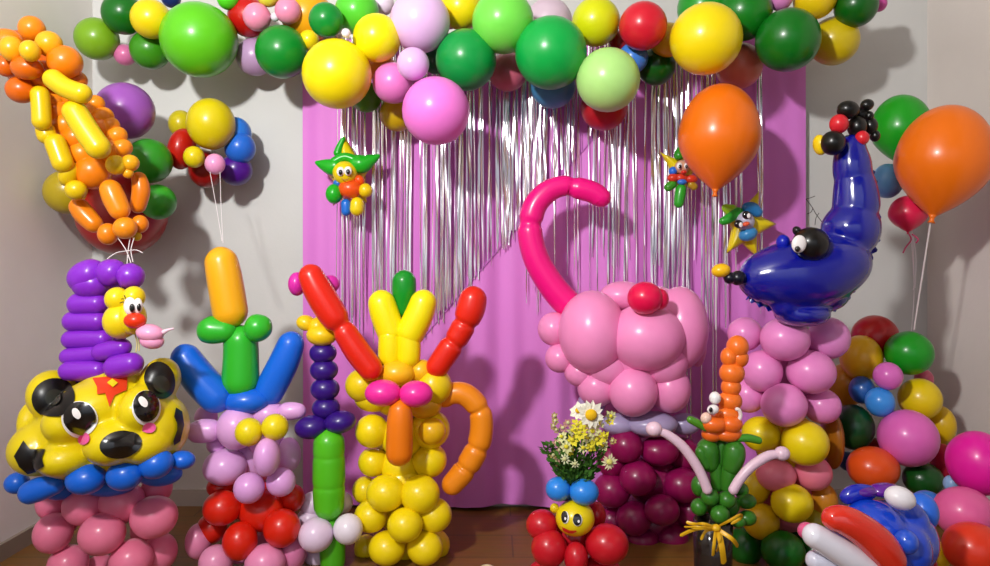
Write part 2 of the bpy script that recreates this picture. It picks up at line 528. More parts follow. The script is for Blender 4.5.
# ------------------------------------------------------------------ helpers for figures
def balls(root, d, rows, name='balloon', kind='latex', shape='balloon'):
    for q in rows:
        hx, x, y, rx = q[:4]
        ry = q[4] if len(q) > 4 else rx
        dd = q[5] if len(q) > 5 else 0
        ang = q[6] if len(q) > 6 else 0
        ball(name, mat(hx, kind), x, y, d + dd, rx, ry, root, ang, shape=shape)
def strings(name, m, lines, parent, r=.0011):
    bm = bmesh.new()
    for L in lines:
        P = [W(*p) for p in L]
        tube_bm(bm, P, [r] * len(P), 6, False)
    return finish(name, bm, m, parent)
WHITE = mat('e6dfe2', 'paint')

# ---- round cluster with strings
cl = thing('balloon_cluster', 'round cluster of yellow, red, blue and violet balloons with two white strings', 'balloon cluster', W(211, 150, 2.6))
balls(cl, 2.65, [('d6c410',211,124,25,26,-.05), ('c8b818',181,124,13,14,.06), ('b81c10',182,149,14,21,.0,-10), ('94120e',206,169,18,19,.04), ('2a78dc',236,134,16,17,.04),
                ('2468d0',240,148,16,16,.02), ('4a1486',236,170,17,16,.05), ('dcc812',194,157,11,11,-.09), ('ec9ccc',215,164,10.5,10.5,-.10)])
strings('string', WHITE, [[(210,172,2.47), (216,205,2.4), (222,241,2.3)], [(220,172,2.47), (221,205,2.4), (223,243,2.3)]], cl)

# ---- orange hanging animal
OR, OY, YE = 'e8820e', 'e6a414', 'dcbc0c'
an = thing('balloon_animal', 'orange and yellow twisted balloon animal hanging head up in the wall corner', 'balloon animal', W(85, 140, 2.25))
hd = [(OR,32,29,13,12,0), (OR,7,42,17,12,.02), (OY,12,49,12,12,-.05), ('e0ae12',30,51,10,10,-.09), (OY,49,44,13,12,-.03,-20), ('e67a0c',65,62,17,15,-.02,-15),
      ('d8660a',27,68,16,11,-.04), ('d4620c',6,66,11,10,.0), ('d2600a',21,90,15,12,.0), ('cc5c0a',45,76,18,14,.03), ('d06a0c',75,80,12,9,.03)]
balls(an, 2.12, [(q[0], q[1], q[2], q[3] * 1.12, q[4] * 1.12) + q[5:] for q in hd] + [('c85a0a', 38, 72, 34, 22, .1), ('c85a0a', 22, 50, 24, 20, .08)], 'head_bubble', shape='bubble')
for i, (x, y, r) in enumerate([(50,100,14), (57,113,13), (66,125,12.5), (76,138,13), (83,154,13), (93,172,16), (88,112,13), (102,128,13), (112,150,14), (72,100,14)]):
    ball('body_bubble', mat('e67e0e' if i % 2 else 'ea8a12'), x, y, 2.2 + .004 * i, r * 1.25, r * 1.1, an, 30, shape='bubble')
for i, (x, y, r) in enumerate([(95,104,9), (103,117,10), (110,126,9), (117,136,9.5), (122,148,9.5)]):
    ball('side_bubble', mat('ea8a14'), x, y, 2.22, r * 1.2, r, an, 30, shape='bubble')
for pts, r, dd in [([(46,73),(66,88),(91,96)],10,2.05), ([(39,86),(41,106),(42,130)],9,2.12), ([(69,102),(86,130),(105,157)],12,2.07), ([(43,122),(49,144)],9,2.15), ([(52,134),(58,150),(66,172)],10,2.15)]:
    tube('yellow_sausage', mat(YE), pts, r, an, d=dd)
balls(an, 2.18, [(YE,69,174,10,13,0,-25), (YE,76,190,12,10,0), ('e6c010',116,165,11,10,-.02), ('e6a414',130,163,10,8.5,0), ('e6a414',128,173,6,5.5,0)], 'yellow_bubble', shape='bubble')
tube('leg', mat('e8820e'), [(74,199),(84,214),(100,230)], [8,10,8], an, d=2.24)
tube('leg', mat('ea8a10'), [(107,180),(114,198),(124,219)], [9,11,9], an, d=2.16)
tube('leg', mat('e07a0e'), [(137,172),(141,190),(136,213)], [6,8.5,7], an, d=2.24)
balls(an, 2.16, [('e8820e',108,234,11,11,0), ('ea8c12',125,228,13,11,-.03,15), ('e6800e',140,224,9,9,.02), ('dcbc0c',137,236,5,5,.02)], 'foot_bubble', shape='bubble')
strings('string', WHITE, [[(118,238,2.14),(126,250,2.1),(131,263,2.05)], [(130,238,2.14),(128,252,2.1),(127,264,2.04)], [(134,238,2.14),(131,250,2.1),(133,262,2.05)],
        [(126,251,2.1),(116,253,2.08),(107,259,2.06)], [(127,251,2.1),(136,250,2.08),(143,253,2.06)]], an, .0014)

# ------------------------------------------------------------------ tiger on pink tower
PKT = 'ee7c9e'
tw = thing('balloon_tower', 'tower of salmon pink balloons under the yellow tiger head', 'balloon tower', (W(100, 500, 2.2).x, 2.2, 0))
D = 2.12
balls(tw, D, [(PKT,51,503,16,17,.05), (PKT,85,505,24,21,0), (PKT,122,502,24,21,.0), (PKT,157,488,16,17,.08),
              (PKT,53,533,21,21,0), (PKT,102,534,25,22,-.06), (PKT,154,517,25,22,-.03), (PKT,68,564,22,20,.02), (PKT,131,560,23,22,-.03), (PKT,160,552,18,20,.06),
              (PKT,100,572,20,18,.12), (PKT,60,520,20,20,.2), (PKT,110,510,25,22,.22), (PKT,150,530,20,20,.2), (PKT,100,480,26,20,.1)])
tg = thing('tiger_head', 'yellow balloon tiger head with big eyes above blue balloon ruff', 'balloon figure', W(97, 470, 2.05))
TY = 'e4cc0e'
DT = 2.03
bm = bmesh.new()
for (x, y, rx, ry, dd, rd, ang) in [(97,430,78,42,.06,50,6), (54,396,25,27,.02,30,20), (160,381,20,24,.02,26,-10), (42,448,34,28,0,34,0), (163,428,25,33,0,36,0), (72,455,34,21,-.05,38,5),
        (117,441,33,24,-.09,36,8), (148,443,28,21,-.05,34,8), (100,405,44,28,-.03,44,5), (115,385,34,18,.02,40,6), (76,420,30,24,-.04,40,0), (146,408,24,26,-.04,38,0), (38,424,16,26,.06,26,8), (93,462,50,14,.0,34,8)]:
    ell_bm(bm, x, y, DT + dd, rx, ry, rd, ang)
bm = melt(bm, .007, 5)
bv = bvh_of(bm)
bmesh.ops.recalc_face_normals(bm, faces=bm.faces)
BKP = mat('0d0b0b', 'paint')
head = finish('head', bm, mat(TY), tg)
BK, WH, PKC = mat('0b0a0a', 'foil'), mat('f4f0ee', 'paint'), mat('e85a9c', 'paint')
for (ex, ey, rx, ry, px_, py_, qx, qy, hx_, hy_) in [(80,419.5,18,18,80.5,418,15.5,15.5,78,413), (146,408,14,17,145.5,406.5,12.2,14.5,142,403)]:
    e = decal('eye', WH, ex, ey, oval(ex, ey, rx, ry), bv, .003, tg)
    decal('pupil', BK, px_, py_, oval(px_, py_, qx, qy), bv, .006, e)
    decal('eye_highlight', WH, hx_, hy_, oval(hx_, hy_, 3.4, 5.2, -35, 20), bv, .009, e)
decal('nose', BK, 121, 444.5, oval(121, 444.5, 21, 13, -9), bv, .004, tg)
for (x, y) in ((84, 439), (148.5, 428)): decal('cheek', PKC, x, y, oval(x, y, 7, 6, -10), bv, .005, tg)
cr_ = decal('forehead_mark', mat('e2401a', 'paint'), 109, 387, poly([(93,379),(104,378),(127,376),(126,391),(114,396),(109,407),(105,394),(97,395),(97,388)]), bv, .004, tg)
decal('diamond', mat(TY, 'paint'), 112, 384, poly([(112,380),(117,384),(112,389),(107,384)]), bv, .007, cr_)
decal('cheek_patch', BKP, 31, 460, poly([(24,441),(30,449),(46,450),(43,458),(45,466),(36,471),(28,473),(20,466),(15,456)]), bv, .004, tg)
decal('cheek_patch', BKP, 178, 428, poly([(175,408),(181,412),(183,425),(179,441),(173,445),(172,441),(176,430),(176,421),(173,417)]), bv, .004, tg)
e1 = decal('ear', BKP, 54, 398, oval(54, 398, 21.5, 19, -12, 34), bv, .004, tg)
decal('inner_ear', mat('2a2a22', 'paint'), 54, 398, oval(54, 398, 9, 8), bv, .007, e1)
e2 = decal('ear', BKP, 160, 382, oval(159.5, 381, 14.5, 18.5, -10, 34), bv, .004, tg)
decal('inner_ear', mat('2a2a22', 'paint'), 160, 385, oval(160, 385, 8, 9), bv, .007, e2)
BLU = mat('1464d8')
tube('ruff_bubble', BLU, [(20,497),(40,489),(64,482)], [10,12,8], tg, d=1.98)
for (x, y, rx, ry, dd, ang) in [(86,479,22,16,-.06,4), (125,475,20,16,-.07,8), (156,464,19,15,-.05,15), (182,460,14,9.5,.0,-4), (17,483,14,11,.08,0), (60,488,20,12,.1,0), (110,484,30,12,.1,0), (160,474,24,12,.1,0)]:
    ball('ruff_bubble', BLU, x, y, 2.0 + dd, rx, ry, tg, ang, shape='bubble')

# ---- purple hood with chick face
PU = mat('8428c4')
hw = thing('hooded_chick', 'yellow balloon chick face inside a purple coiled balloon hood on the tiger head', 'balloon figure', W(100, 372, 2.05))
DH = 2.03
for pts, r, dd in [([(59,371),(80,371),(107,370)],[9,10,9],-.03), ([(104,369),(122,366),(143,361)],[10,12,10],-.05), ([(60,357),(80,356),(104,353)],[8,9,8],-.01), ([(92,354),(112,350),(131,345)],[8,9.5,8],-.03),
               ([(62,340),(85,339),(112,339)],[9,10,9],0), ([(63,322),(84,321),(108,322)],[10,10.5,10],0), ([(68,305),(86,304),(108,304)],[11,11.5,10],0), ([(74,290),(90,284),(107,291)],[14,15,12],0),
               ([(74,290),(88,276),(106,273)],[14,16,14],.0), ([(97,275),(112,273),(126,275)],[13,14,13],-.01), ([(118,274),(131,277),(141,285)],[12,13.5,9],-.02),
               ([(88,295),(110,292),(128,292)],[16,22,14],.07), ([(75,371),(100,371),(138,364)],[14,18,12],.08), ([(75,345),(100,345),(126,345)],[14,20,12],.1), ([(78,315),(98,312),(112,312)],[16,20,12],.08)]:
    tube('hood_roll', PU, pts, r, hw, d=DH + dd)
YC = mat('ecd014')
fc = ball('face', YC, 121, 321, DH - .045, 19, 18, hw, shape='bubble')
ball('brow_bubble', YC, 117, 299, DH - .05, 13, 12, hw, shape='bubble')
ball('brow_bubble', YC, 134, 297, DH - .055, 12, 11, hw, 10, shape='bubble')
ball('brow_bubble', YC, 132, 318, DH - .05, 15, 17, hw, shape='bubble')
PW = mat('efeaea', 'paint')
e = ball('eye', PW, 130, 306, DH - .098, 7, 9, hw, shape='bubble', depth=4); ball('pupil', BK, 132, 308, DH - .108, 2.8, 4.4, e, shape='bubble', depth=2)
e = ball('eye', PW, 138, 306, DH - .094, 5, 8, hw, shape='bubble', depth=4); ball('pupil', BK, 139, 307.5, DH - .104, 2.2, 4, e, shape='bubble', depth=2)
strings('eyelash', BK, [[(126,301,DH-.1),(124,299,DH-.1),(121,299,DH-.1)], [(127,300,DH-.1),(125,297,DH-.1),(124,295,DH-.1)], [(126,303,DH-.1),(123,302,DH-.1),(120,303,DH-.1)]], hw, .0012)
ball('beak', mat('e63410'), 135, 320.5, DH - .1, 12, 8, hw, shape='bubble')
tn = ball('tongue_balloon', mat('f2a4cc'), 150, 333, DH - .09, 15, 9, hw, -10, shape='bubble')
ball('tongue_lobe', mat('f2a4cc'), 152, 341, DH - .085, 13, 8, tn, -8, shape='bubble')
tube('nozzle', mat('eecadb'), [(162,333),(168,330),(174,328.5)], [3,1.5,.9], tn, d=DH - .09)
strings('string', mat('d8cc8e', 'matte'), [[(135,334,DH-.05),(137,343,DH-.04),(136,352,DH-.05)], [(138,334,DH-.05),(139,344,DH-.04),(139,351,DH-.05)]], hw, .002)

# ------------------------------------------------------------------ rabbit-faced pink/red tower
D = 2.22
LP, RE = 'e2a8e2', 'd8220e'
rt = thing('balloon_tower', 'pink and red balloon tower with yellow eyes, floppy ears and blue horns', 'balloon tower', (W(245, 500, D).x, D + .06, 0))
balls(rt, D, [(LP,237,428,21,22,-.02), (LP,268,414,18,14,.02), (LP,206,417,12,12,.08), (LP,225,467,23,19,.0), (LP,288,455,13,18,.03), (LP,266,440,18,18,.03), (LP,216,444,10,10,.02), (LP,255,455,22,30,.1)], 'face_balloon')
tube('ear', mat(LP), [(187,434),(203,431),(222,430)], [8,12,9], rt, d=D - .03); tube('ear', mat(LP), [(278,412),(292,411),(306,411)], [8,9,6], rt, d=D)
balls(rt, D, [('dea0de',267,457,13.5,20,-.12,0), ('dea0de',249,488,16,16,-.1), ('dea0de',281,482,15,15,-.07)], 'muzzle_bubble', shape='bubble')
for x, y, rx, ry in ((249,432,14.5,14.5), (275,427,14,13.5)):
    ball('eye', mat('e8d212'), x, y, D - .1, rx, ry, rt, shape='bubble')
balls(rt, D, [(RE,222,508,20,18,-.04), (RE,240,541,18,20,-.07), (RE,262,510,24,22,.0), (RE,282,528,19,20,-.05), (RE,293,498,12,14,.02), (RE,220,487,14,11,.04), (RE,212,528,16,16,.04), (RE,252,500,26,22,.08)])
balls(rt, D, [('e688b0',199,541,14,19,.02), ('e894bc',216,562,18,18,-.05), ('e88cb8',265,563,21,20,-.07), ('e080b0',293,552,14,20,.0), ('e080b0',240,566,20,16,.1), ('e080b0',272,540,16,20,.1)])
BH = mat('1566dc')
tube('horn', BH, [(178,346),(199,378),(228,408)], [13,17,16], rt, d=D - .02); tube('horn', BH, [(295,332),(284,362),(262,404)], [12,15,15], rt, d=D + .02)
ball('horn_base', BH, 246, 400, D + .0, 26, 14, rt, shape='bubble')
GR = mat('30b42c')
tube('neck', GR, [(239,325),(241,350),(240,398)], [17,17,19], rt, d=D)
tube('arm', GR, [(198,326),(212,330),(236,331)], [11,14,9], rt, d=D - .03); tube('arm', GR, [(244,331),(257,328),(270,320)], [9,14,10], rt, d=D - .03)
tube('crest', mat('f0ac18'), [(218,247),(224,275),(233,328)], [14,17,17], rt, d=D - .01)

# ------------------------------------------------------------------ sword on white base
D = 2.24
sw = thing('balloon_sword', 'green balloon sword with purple hilt standing on white balloon base', 'balloon figure', (W(331, 540, D).x, D, 0))
IN = mat('321078')
for x, y, r in ((323,353,13.5), (324,370,14), (325,389,14.5), (326,408,14)): ball('hilt_bubble', IN, x, y, D, r + .5, r - 2.5, sw, shape='bubble')
ball('guard_bubble', IN, 311.5, 427, D - .02, 17.5, 12, sw, 8, shape='bubble'); ball('guard_bubble', IN, 340, 422, D - .02, 16.5, 11.5, sw, 8, shape='bubble')
tube('blade', mat('54bc1e'), [(329,428),(329,460),(329,490),(329,520)], [15,16,16,14], sw, pinch=(.3,.62), pw=.03, pamt=.04, d=D - .02)
tube('blade_tip', mat('4cac1c'), [(329,515),(332,540),(333,573)], [11,13,12], sw, d=D - .01)
balls(sw, D, [('e4cce6',316,535,18,18,-.06), ('eae0ec',348,529,15,16,-.05), ('e0c8e0',313,505,13,14,.05), ('e0c8e0',310,520,14,14,.04), ('e4d0e4',342,503,11,12,.07), ('e0c8e0',318,556,14,12,.06)], 'base_balloon')
balls(sw, D, [('eec414',322,335,16,11,-.01), ('f0c818',306,323,10,8,0,-15), ('eebe14',327,322,13,10,.02), ('eec414',318,327,10,10,0)], 'pommel_bubble', shape='bubble')
balls(sw, D, [('d22aa4',297,284,9,12,.0), ('d22aa4',330,284,10,9,.03), ('d22aa4',306,274,7,8,.02), ('d22aa4',314,290,9,9,.04)], 'bow_bubble', shape='bubble')

# ------------------------------------------------------------------ yellow jug figure
D = 2.26
YB = 'f2d60e'
yf = thing('yellow_jug_figure', 'yellow balloon jug with pink eyes, orange nose, red arms and orange handle', 'balloon figure', (W(404, 500, D).x, D + .07, 0))
balls(yf, D, [(YB,372,431,17,17,.0), (YB,402,436,22,22,.02), (YB,430,429,20,20,.02), ('e6b212',432,431,14,14,-.02), (YB,373,462,15,15,.03), (YB,429,460,18,18,.03), (YB,400,466,20,20,.04),
              (YB,365,490,13,14,.06), (YB,386,493,20,19,-.03), (YB,420,494,20,20,-.03), (YB,402,480,20,18,.03), (YB,371,516,17,17,.0), (YB,434,515,18,18,.0), (YB,405,525,18,18,-.07),
              (YB,387,548,19,18,-.02), (YB,425,548,18,18,-.03), (YB,366,548,12,14,.1), (YB,404,545,20,20,.1), (YB,436,545,14,16,.1),(YB,404,510,26,26,.12),(YB,404,450,28,26,.12)])
balls(yf, D, [('e8ca10',363,385,18,17,.0), ('e8ca10',374,398,20,14,.02), ('e8ca10',434,386,18,19,.0), ('f0b818',397,373,18,13,-.03), ('eeb41a',375,372,14,10,.0), ('f0b81a',421,371,13,12,.0), (YB,402,398,30,20,.05), ('eab016',424,405,18,14,.0)], 'face_balloon')
EA = mat('f4e20c')
tube('ear', EA, [(379,290),(384,312),(396,345)], [12,14.5,14], yf, d=D + .0); tube('ear', EA, [(427,290),(419,315),(404,345)], [12,14.5,14], yf, d=D - .01)
tube('ear_base', EA, [(390,325),(390,348),(389,368)], [11,12,11], yf, d=D - .01); tube('ear_base', EA, [(408,325),(409,348),(408,368)], [11,12,11], yf, d=D - .015)
tube('crest', mat('0e8a24'), [(404,270),(404,292),(402,318)], [11,12,6], yf, d=D + .03)
for x, y, rx, ry in ((383,393,18.5,13.5), (416,394,17,13.5)): ball('eye', mat('ee2c9c'), x, y, D - .12, rx, ry, yf, shape='bubble')
tube('nose', mat('ec7a10'), [(401,399),(400,420),(399,466)], [9,13,13.5], yf, d=D - .12)
RA = mat('dc2412')
tube('arm', RA, [(306,265),(318,290),(333,315),(343,329),(358,352),(378,378)], [11,14.5,14.5,12,13,12], yf, pinch=(.53,), pw=.03, pamt=.2, d=D - .07)
tube('arm', RA, [(475,286),(471,308),(461,331),(446,354),(431,376)], [12,14.5,12,12,11], yf, pinch=(.38,.6), pw=.03, pamt=.16, d=D - .02)
tube('handle', mat('ee8c18'), [(437,404),(450,394),(466,395),(480,412),(480,440),(466,468),(445,492)], [11,11,11.5,11.5,12,12,10.5], yf, pinch=(.36,.62,.78), pw=.02, pamt=.14, d=D + .03)

# ------------------------------------------------------------------ cupcake
D = 2.5
ct = thing('balloon_tower', 'tower of dark maroon balloons with a lavender balloon collar under the pink cupcake top', 'balloon tower', (W(650, 540, D).x, D, 0))
MA = '8a0e4e'
balls(ct, D, [(MA,626,446,17,17,-.06), (MA,659,451,20,15,-.05), (MA,612,460,16,18,.0), (MA,684,455,16,18,.02), (MA,638,478,19,18,-.08), (MA,682,485,20,18,-.04), (MA,612,490,19,18,-.02), (MA,662,510,18,16,-.1), (MA,634,518,18,18,-.05),
              (MA,612,520,17,17,.02), (MA,690,512,15,17,.0), (MA,643,540,16,13,-.03), (MA,672,537,17,15,-.02), (MA,616,541,15,13,.04), (MA,655,480,30,26,.05), (MA,655,520,30,22,.05)])
balls(ct, D, [('a890bc',591,405,14,14,0), ('aa9cc4',619,424,18,11,-.04), ('aa9cc4',652,424,26,13,-.06), ('aa9cc4',685,424,16,11,0), ('8a7aa4',640,425,30,12,.06)], 'collar_balloon')
PC = 'f290c6'
cc = thing('cupcake_top', 'big pink balloon cupcake top with red cherry and tall magenta hook', 'balloon figure', W(630, 410, D))
balls(cc, D, [(PC,592,332,34,42,-.07), (PC,646,337,39,34,-.11), (PC,680,328,28,42,-.03), (PC,623,296,24,15,.0), (PC,554,329,16.5,17,.0), (PC,560,358,15,15,-.02), (PC,580,372,16,15,-.04),
              (PC,597,387,20,20,-.05), (PC,633,391,25,26,-.1), (PC,670,389,21,24,-.07), (PC,697,345,9,22,.02), (PC,650,300,28,15,.0), (PC,633,350,44,40,.0), (PC,608,365,24,22,-.06), (PC,664,362,24,24,-.08)])
ch = ball('cherry', mat('e40f4c'), 645, 298, D - .2, 18, 16.5, cc, shape='bubble'); ball('cherry_lobe', mat('dc0c48'), 659, 299, D - .19, 10, 11, ch, shape='bubble')
tube('hook', mat('ee1280'), [(606,206),(601,198),(592,192),(577,188),(562,186),(546,193),(534,208),(530,232),(536,258),(548,280),(562,298),(578,312)], [10,10.5,11,11,10.5,11.5,12,12.5,13,13.5,14,14], cc,
     pinch=(.2,.5), pw=.02, pamt=.16, d=D + .02)

# ------------------------------------------------------------------ flower pot with a face
D = 1.98
fp = thing('balloon_flowerpot', 'red petal balloon pot with yellow smiling face and blue balloon rim', 'balloon figure', (W(575, 560, D).x, D + .04, 0))
RR = 'c41626'
balls(fp, D, [(RR,542,525,16,16,-.02), (RR,549,548,18,20,-.05), (RR,576,558,12,17,-.08), (RR,607,544,22,21,-.06), (RR,596,515,10,14,.04), (RR,575,535,26,22,.04), (RR,545,575,18,16,.0), (RR,600,573,22,18,.0), (RR,574,585,20,17,-.04), (RR,560,590,18,15,.06), (RR,593,591,18,14,.08)], 'petal_balloon')
bm = bmesh.new(); ell_bm(bm, 575, 518, D - .05, 19.5, 18.5, 19); bvf = bvh_of(bm); bmesh.ops.recalc_face_normals(bm, faces=bm.faces)
fa = finish('face', bm, mat('eed410'), fp)
ball('ear', mat('e6c816'), 554.5, 508, D - .04, 4.5, 5, fp, shape='bubble')
for ex, ey, ww in ((565.5, 517.5, 3.6), (577.5, 520, 4.6)):
    e = decal('eye', WH, ex, ey, oval(ex, ey, ww, 6), bvf, .002, fa); decal('pupil', BK, ex - .5, ey - .5, oval(ex - .5, ey - .5, ww - .7, 5.5), bvf, .004, e)
    decal('eye_highlight', WH, ex + .8, ey + 1, oval(ex + .8, ey + 1, 1, 1.4, n=10), bvf, .006, e)
decal('mouth', mat('d0281a', 'paint'), 570, 530, poly([(562,526.5),(566,529.5),(571,530.5),(576,530),(577,530.8),(573,533),(569,532.8),(564,530.5)], 3), bvf, .002, fa)
BR = mat('2a86e4')
ball('rim_bubble', BR, 558, 489, D - .05, 12.5, 12.5, fp, shape='bubble'); ball('rim_bubble', BR, 584, 492, D - .06, 15, 13.5, fp, shape='bubble'); ball('rim_bubble', BR, 572, 491, D + .04, 18, 11, fp, shape='bubble')
# bouquet
bq = thing('flower_bouquet', 'bouquet of white daisies and small yellow flowers standing in the red balloon pot', 'flowers', W(575, 482, D))
GL = mat('3c6a1c', 'matte')
bm = bmesh.new()
rnd = random.Random(3)
heads = []
for i in range(46):
    a = rnd.uniform(-1, 1); h = rnd.uniform(.25, 1)
    tx = 577 + a * 34 * (.35 + .65 * h); ty = 484 - h * 70 * (1 - .35 * abs(a)); td = D + rnd.uniform(-.07, .07)
    P = [W(573 + a * 7, 488, D), W(574 + a * 17, 484 - h * 34, (D + td) / 2), W(tx, ty, td)]
    tube_bm(bm, P, [.0022, .0018, .0012], 5, False, steps=6)
    heads.append((tx, ty, td))
finish('stems', bm, mat('4a7a24', 'matte'), bq)
bm = bmesh.new()
for i in range(800):
    a = rnd.uniform(-1, 1); h = rnd.random() ** 1.3
    c = W(575 + a * (12 + 20 * h), 484 - h * 52 * (1 - .3 * abs(a)), D + rnd.uniform(-.07, .07))
    l = rnd.uniform(.012, .026); w = l * .26
    dr = Vector((a * .8 + rnd.uniform(-.7, .7), rnd.uniform(-.8, .8), rnd.uniform(.1, 1))).normalized()
    sd = dr.cross(Vector((rnd.uniform(-1, 1), rnd.uniform(-1, 1), rnd.uniform(-1, 1)))).normalized()
    v = [bm.verts.new(c), bm.verts.new(c + dr * l * .5 + sd * w), bm.verts.new(c + dr * l), bm.verts.new(c + dr * l * .5 - sd * w)]
    bm.faces.new(v)
finish('foliage', bm, GL, bq, False)
def flower(px, py, d, r, n, petal, centre, tilt, cr=.35, wid=.3):
    c = W(px, py, d)
    bm = bmesh.new()
    nrm = Vector((tilt[0], -1, tilt[1])).normalized()
    u = nrm.cross(Vector((0, 0, 1))).normalized(); v = u.cross(nrm)
    R = r * d / F
    for i in range(n):
        a = 2 * PI * i / n + rnd.uniform(-.15, .15); l = R * rnd.uniform(.8, 1.12)
        dr = u * math.cos(a) + v * math.sin(a); sd = dr.cross(nrm)
        q = [c + dr * l * .2, c + dr * l * .6 + sd * l * wid * .55 + nrm * l * .08, c + dr * l + nrm * l * rnd.uniform(-.1, .15), c + dr * l * .6 - sd * l * wid * .55 + nrm * l * .08]
        bm.faces.new([bm.verts.new(p) for p in q])
    o = finish('flower', bm, petal, bq, False)
    ball('flower_centre', centre, px + tilt[0] * 1.5, py - tilt[1], d - .004, r * cr, r * cr, o, shape='bubble', depth=r * cr * .7)
WP, YP, YQ, CE = mat('f0ecda', 'matte'), mat('e2d634', 'matte'), mat('d8d89a', 'matte'), mat('eebc10', 'matte')
flower(591, 415, D - .1, 15, 14, WP, CE, (.1, .1), .4, .42)
flower(579, 411, D - .06, 10, 9, WP, CE, (-.6, .5), .3, .6)
flower(609, 462, D - .09, 9, 13, mat('e2dcb0', 'matte'), mat('d6d070', 'matte'), (.3, 0))
flower(575, 464, D - .09, 5, 8, mat('d8dcae', 'matte'), YQ, (0, .2)); flower(565, 459, D - .08, 6, 9, mat('d4d8b0', 'matte'), YQ, (-.3, .2))
flower(583, 448, D - .09, 6, 8, YQ, YP, (.1, .3))
for (x, y, r) in [(585,427,6),(593,431,6.5),(577,425,5.5),(599,424,5),(588,438,6),(597,440,6),(580,433,6),(572,430,5),(573,440,6),(604,436,5),(611,416,5),(566,447,6),(603,446,5),(570,451,5),(562,437,5),(610,421,4),(591,447,5)]:
    flower(x, y, D - .08 + rnd.uniform(-.03, .04), r * 1.25, 8, YP if rnd.random() < .65 else YQ, YP, (rnd.uniform(-.5, .5), rnd.uniform(-.2, .6)), .3, .5)
for (x, y, r) in [(554,416,3.4),(555,421,3.6),(553,426,3.2),(556,430,3),(563,428,4),(568,423,4),(557,443,4),(553,455,3.5),(560,450,4),(613,441,3),(556,462,4)]:
    flower(x, y, D - .04, r * 1.3, 7, mat('b0a05a', 'matte') if r < 3.7 else mat('b98a7a', 'matte'), YQ, (rnd.uniform(-.5, .5), .3), .35, .5)

# ------------------------------------------------------------------ carrot figure in a jar
D = 1.92
cf = thing('carrot_figure', 'slim orange and green balloon carrot man with white antenna arms and yellow ribbon', 'balloon figure', (W(714, 560, D).x, D, 0))
OC = 'f07422'
for (x, y, rx, ry) in [(737.5,347,10.5,9.5), (729,357,8,8), (739,358,9,8), (732,373,12,9.5), (731,387,9.5,8), (730,401,11.5,8.5), (728,414,12.5,8)]:
    ball('carrot_bubble', mat(OC), x, y, D, rx * 1.1, ry * 1.25, cf, shape='bubble')
for (x, y, rx, ry, dd) in [(714,424,12,8,-.02), (731,424,11,8,-.02), (712,434,10,7,0), (728,434,13,7,-.01), (720,428,16,9,.03)]:
    ball('carrot_bubble', mat('ec6a1c'), x, y, D + dd, rx * 1.1, ry * 1.15, cf, shape='bubble')
e = ball('eye', PW, 715, 398, D - .03, 6, 6.5, cf, shape='bubble')
e = ball('eye', PW, 713, 409.5, D - .045, 6.2, 5, cf, 15, shape='bubble'); ball('pupil', BK, 710.8, 409.8, D - .06, 2, 2.6, e, shape='bubble', depth=1.5)
ball('cheek', mat('eac6b4'), 706, 418, D - .03, 5.5, 6, cf, -30, shape='bubble')
tube('ear_loop', mat('eadcd8'), [(735,409),(739,410),(740.5,416),(738,421)], 2, cf, d=D - .03, seg=8)
tube('leaf', mat('4c8c22'), [(687,418),(697,423),(708,430)], [3.5,4,3], cf, d=D - .02); tube('leaf', mat('3f8c22'), [(735,439),(748,438),(762,441.5)], [3,4.2,3.5], cf, d=D - .02)
DGN = mat('34761f')
for pts, r in [([(708,438),(708,452),(712,472)],[8,11,7]), ([(735,440),(734,456),(729,475)],[8,11,7]), ([(722,438),(720,455),(718,490)],[6,7,6]), ([(715,460),(717,475),(718,492)],[6,7,6]), ([(731,458),(729,475),(727,494)],[6,8,6]), ([(700,446),(702,456),(708,470)],[5,6,5])]:
    tube('stalk', DGN, pts, r, cf, d=D + random.uniform(-.02, .02))
for (x, y, rx, ry, dd) in [(699,486,8,11,.03), (699,507,8.5,9,-.02), (710,497,9.5,9,-.04), (727,500,9.5,9,-.04), (720,514.5,10,9.5,-.06), (746,501,11,8,.02), (747,518,10,8,.01), (738,522,8,6,-.02), (722,505,18,14,.02), (741,490,8,8,.04)]:
    ball('green_bubble', DGN, x, y, D + dd, rx, ry, cf, shape='bubble')
AW = mat('e6c4d6')
tube('antenna_arm', AW, [(654,430),(668,435),(684,448),(699,470),(709,494)], [3.5,4.5,5,5,5], cf, d=D - .06, seg=12); tube('antenna_arm', AW, [(781,454),(768,456),(752,466),(740,479),(731,494)], [4,5,5,5,5], cf, d=D - .06, seg=12)
ball('arm_ball', AW, 654, 429, D - .06, 8.3, 7.5, cf, shape='bubble'); ball('arm_ball', AW, 782, 453.5, D - .06, 8.3, 7.3, cf, shape='bubble')
RB = bpy.data.materials.get('x') or mat('e8b418', 'paint')
def ribbon(name, pts, w, m, parent):
    bm = bmesh.new(); n = 14; prev = None
    P = [W(*p) for p in pts]
    for i in range(n + 1):
        c = catmull(P, (len(P) - 1) * i / n); c2 = catmull(P, min(len(P) - 1, (len(P) - 1) * (i + .3) / n)) if i < n else None
        tan = (c2 - c).normalized() if i < n else tan
        sd = tan.cross(Vector((.2, -1, .1))).normalized()
        ww = w / F * D / 2 * (1 if i < n else .4)
        t = (bm.verts.new(c - sd * ww), bm.verts.new(c + Vector((0, -.002, 0))), bm.verts.new(c + sd * ww))
        if prev:
            bm.faces.new((prev[0], prev[1], t[1], t[0])); bm.faces.new((prev[1], prev[2], t[2], t[1]))
        prev = t
    return finish(name, bm, m, parent)
q = D - .11
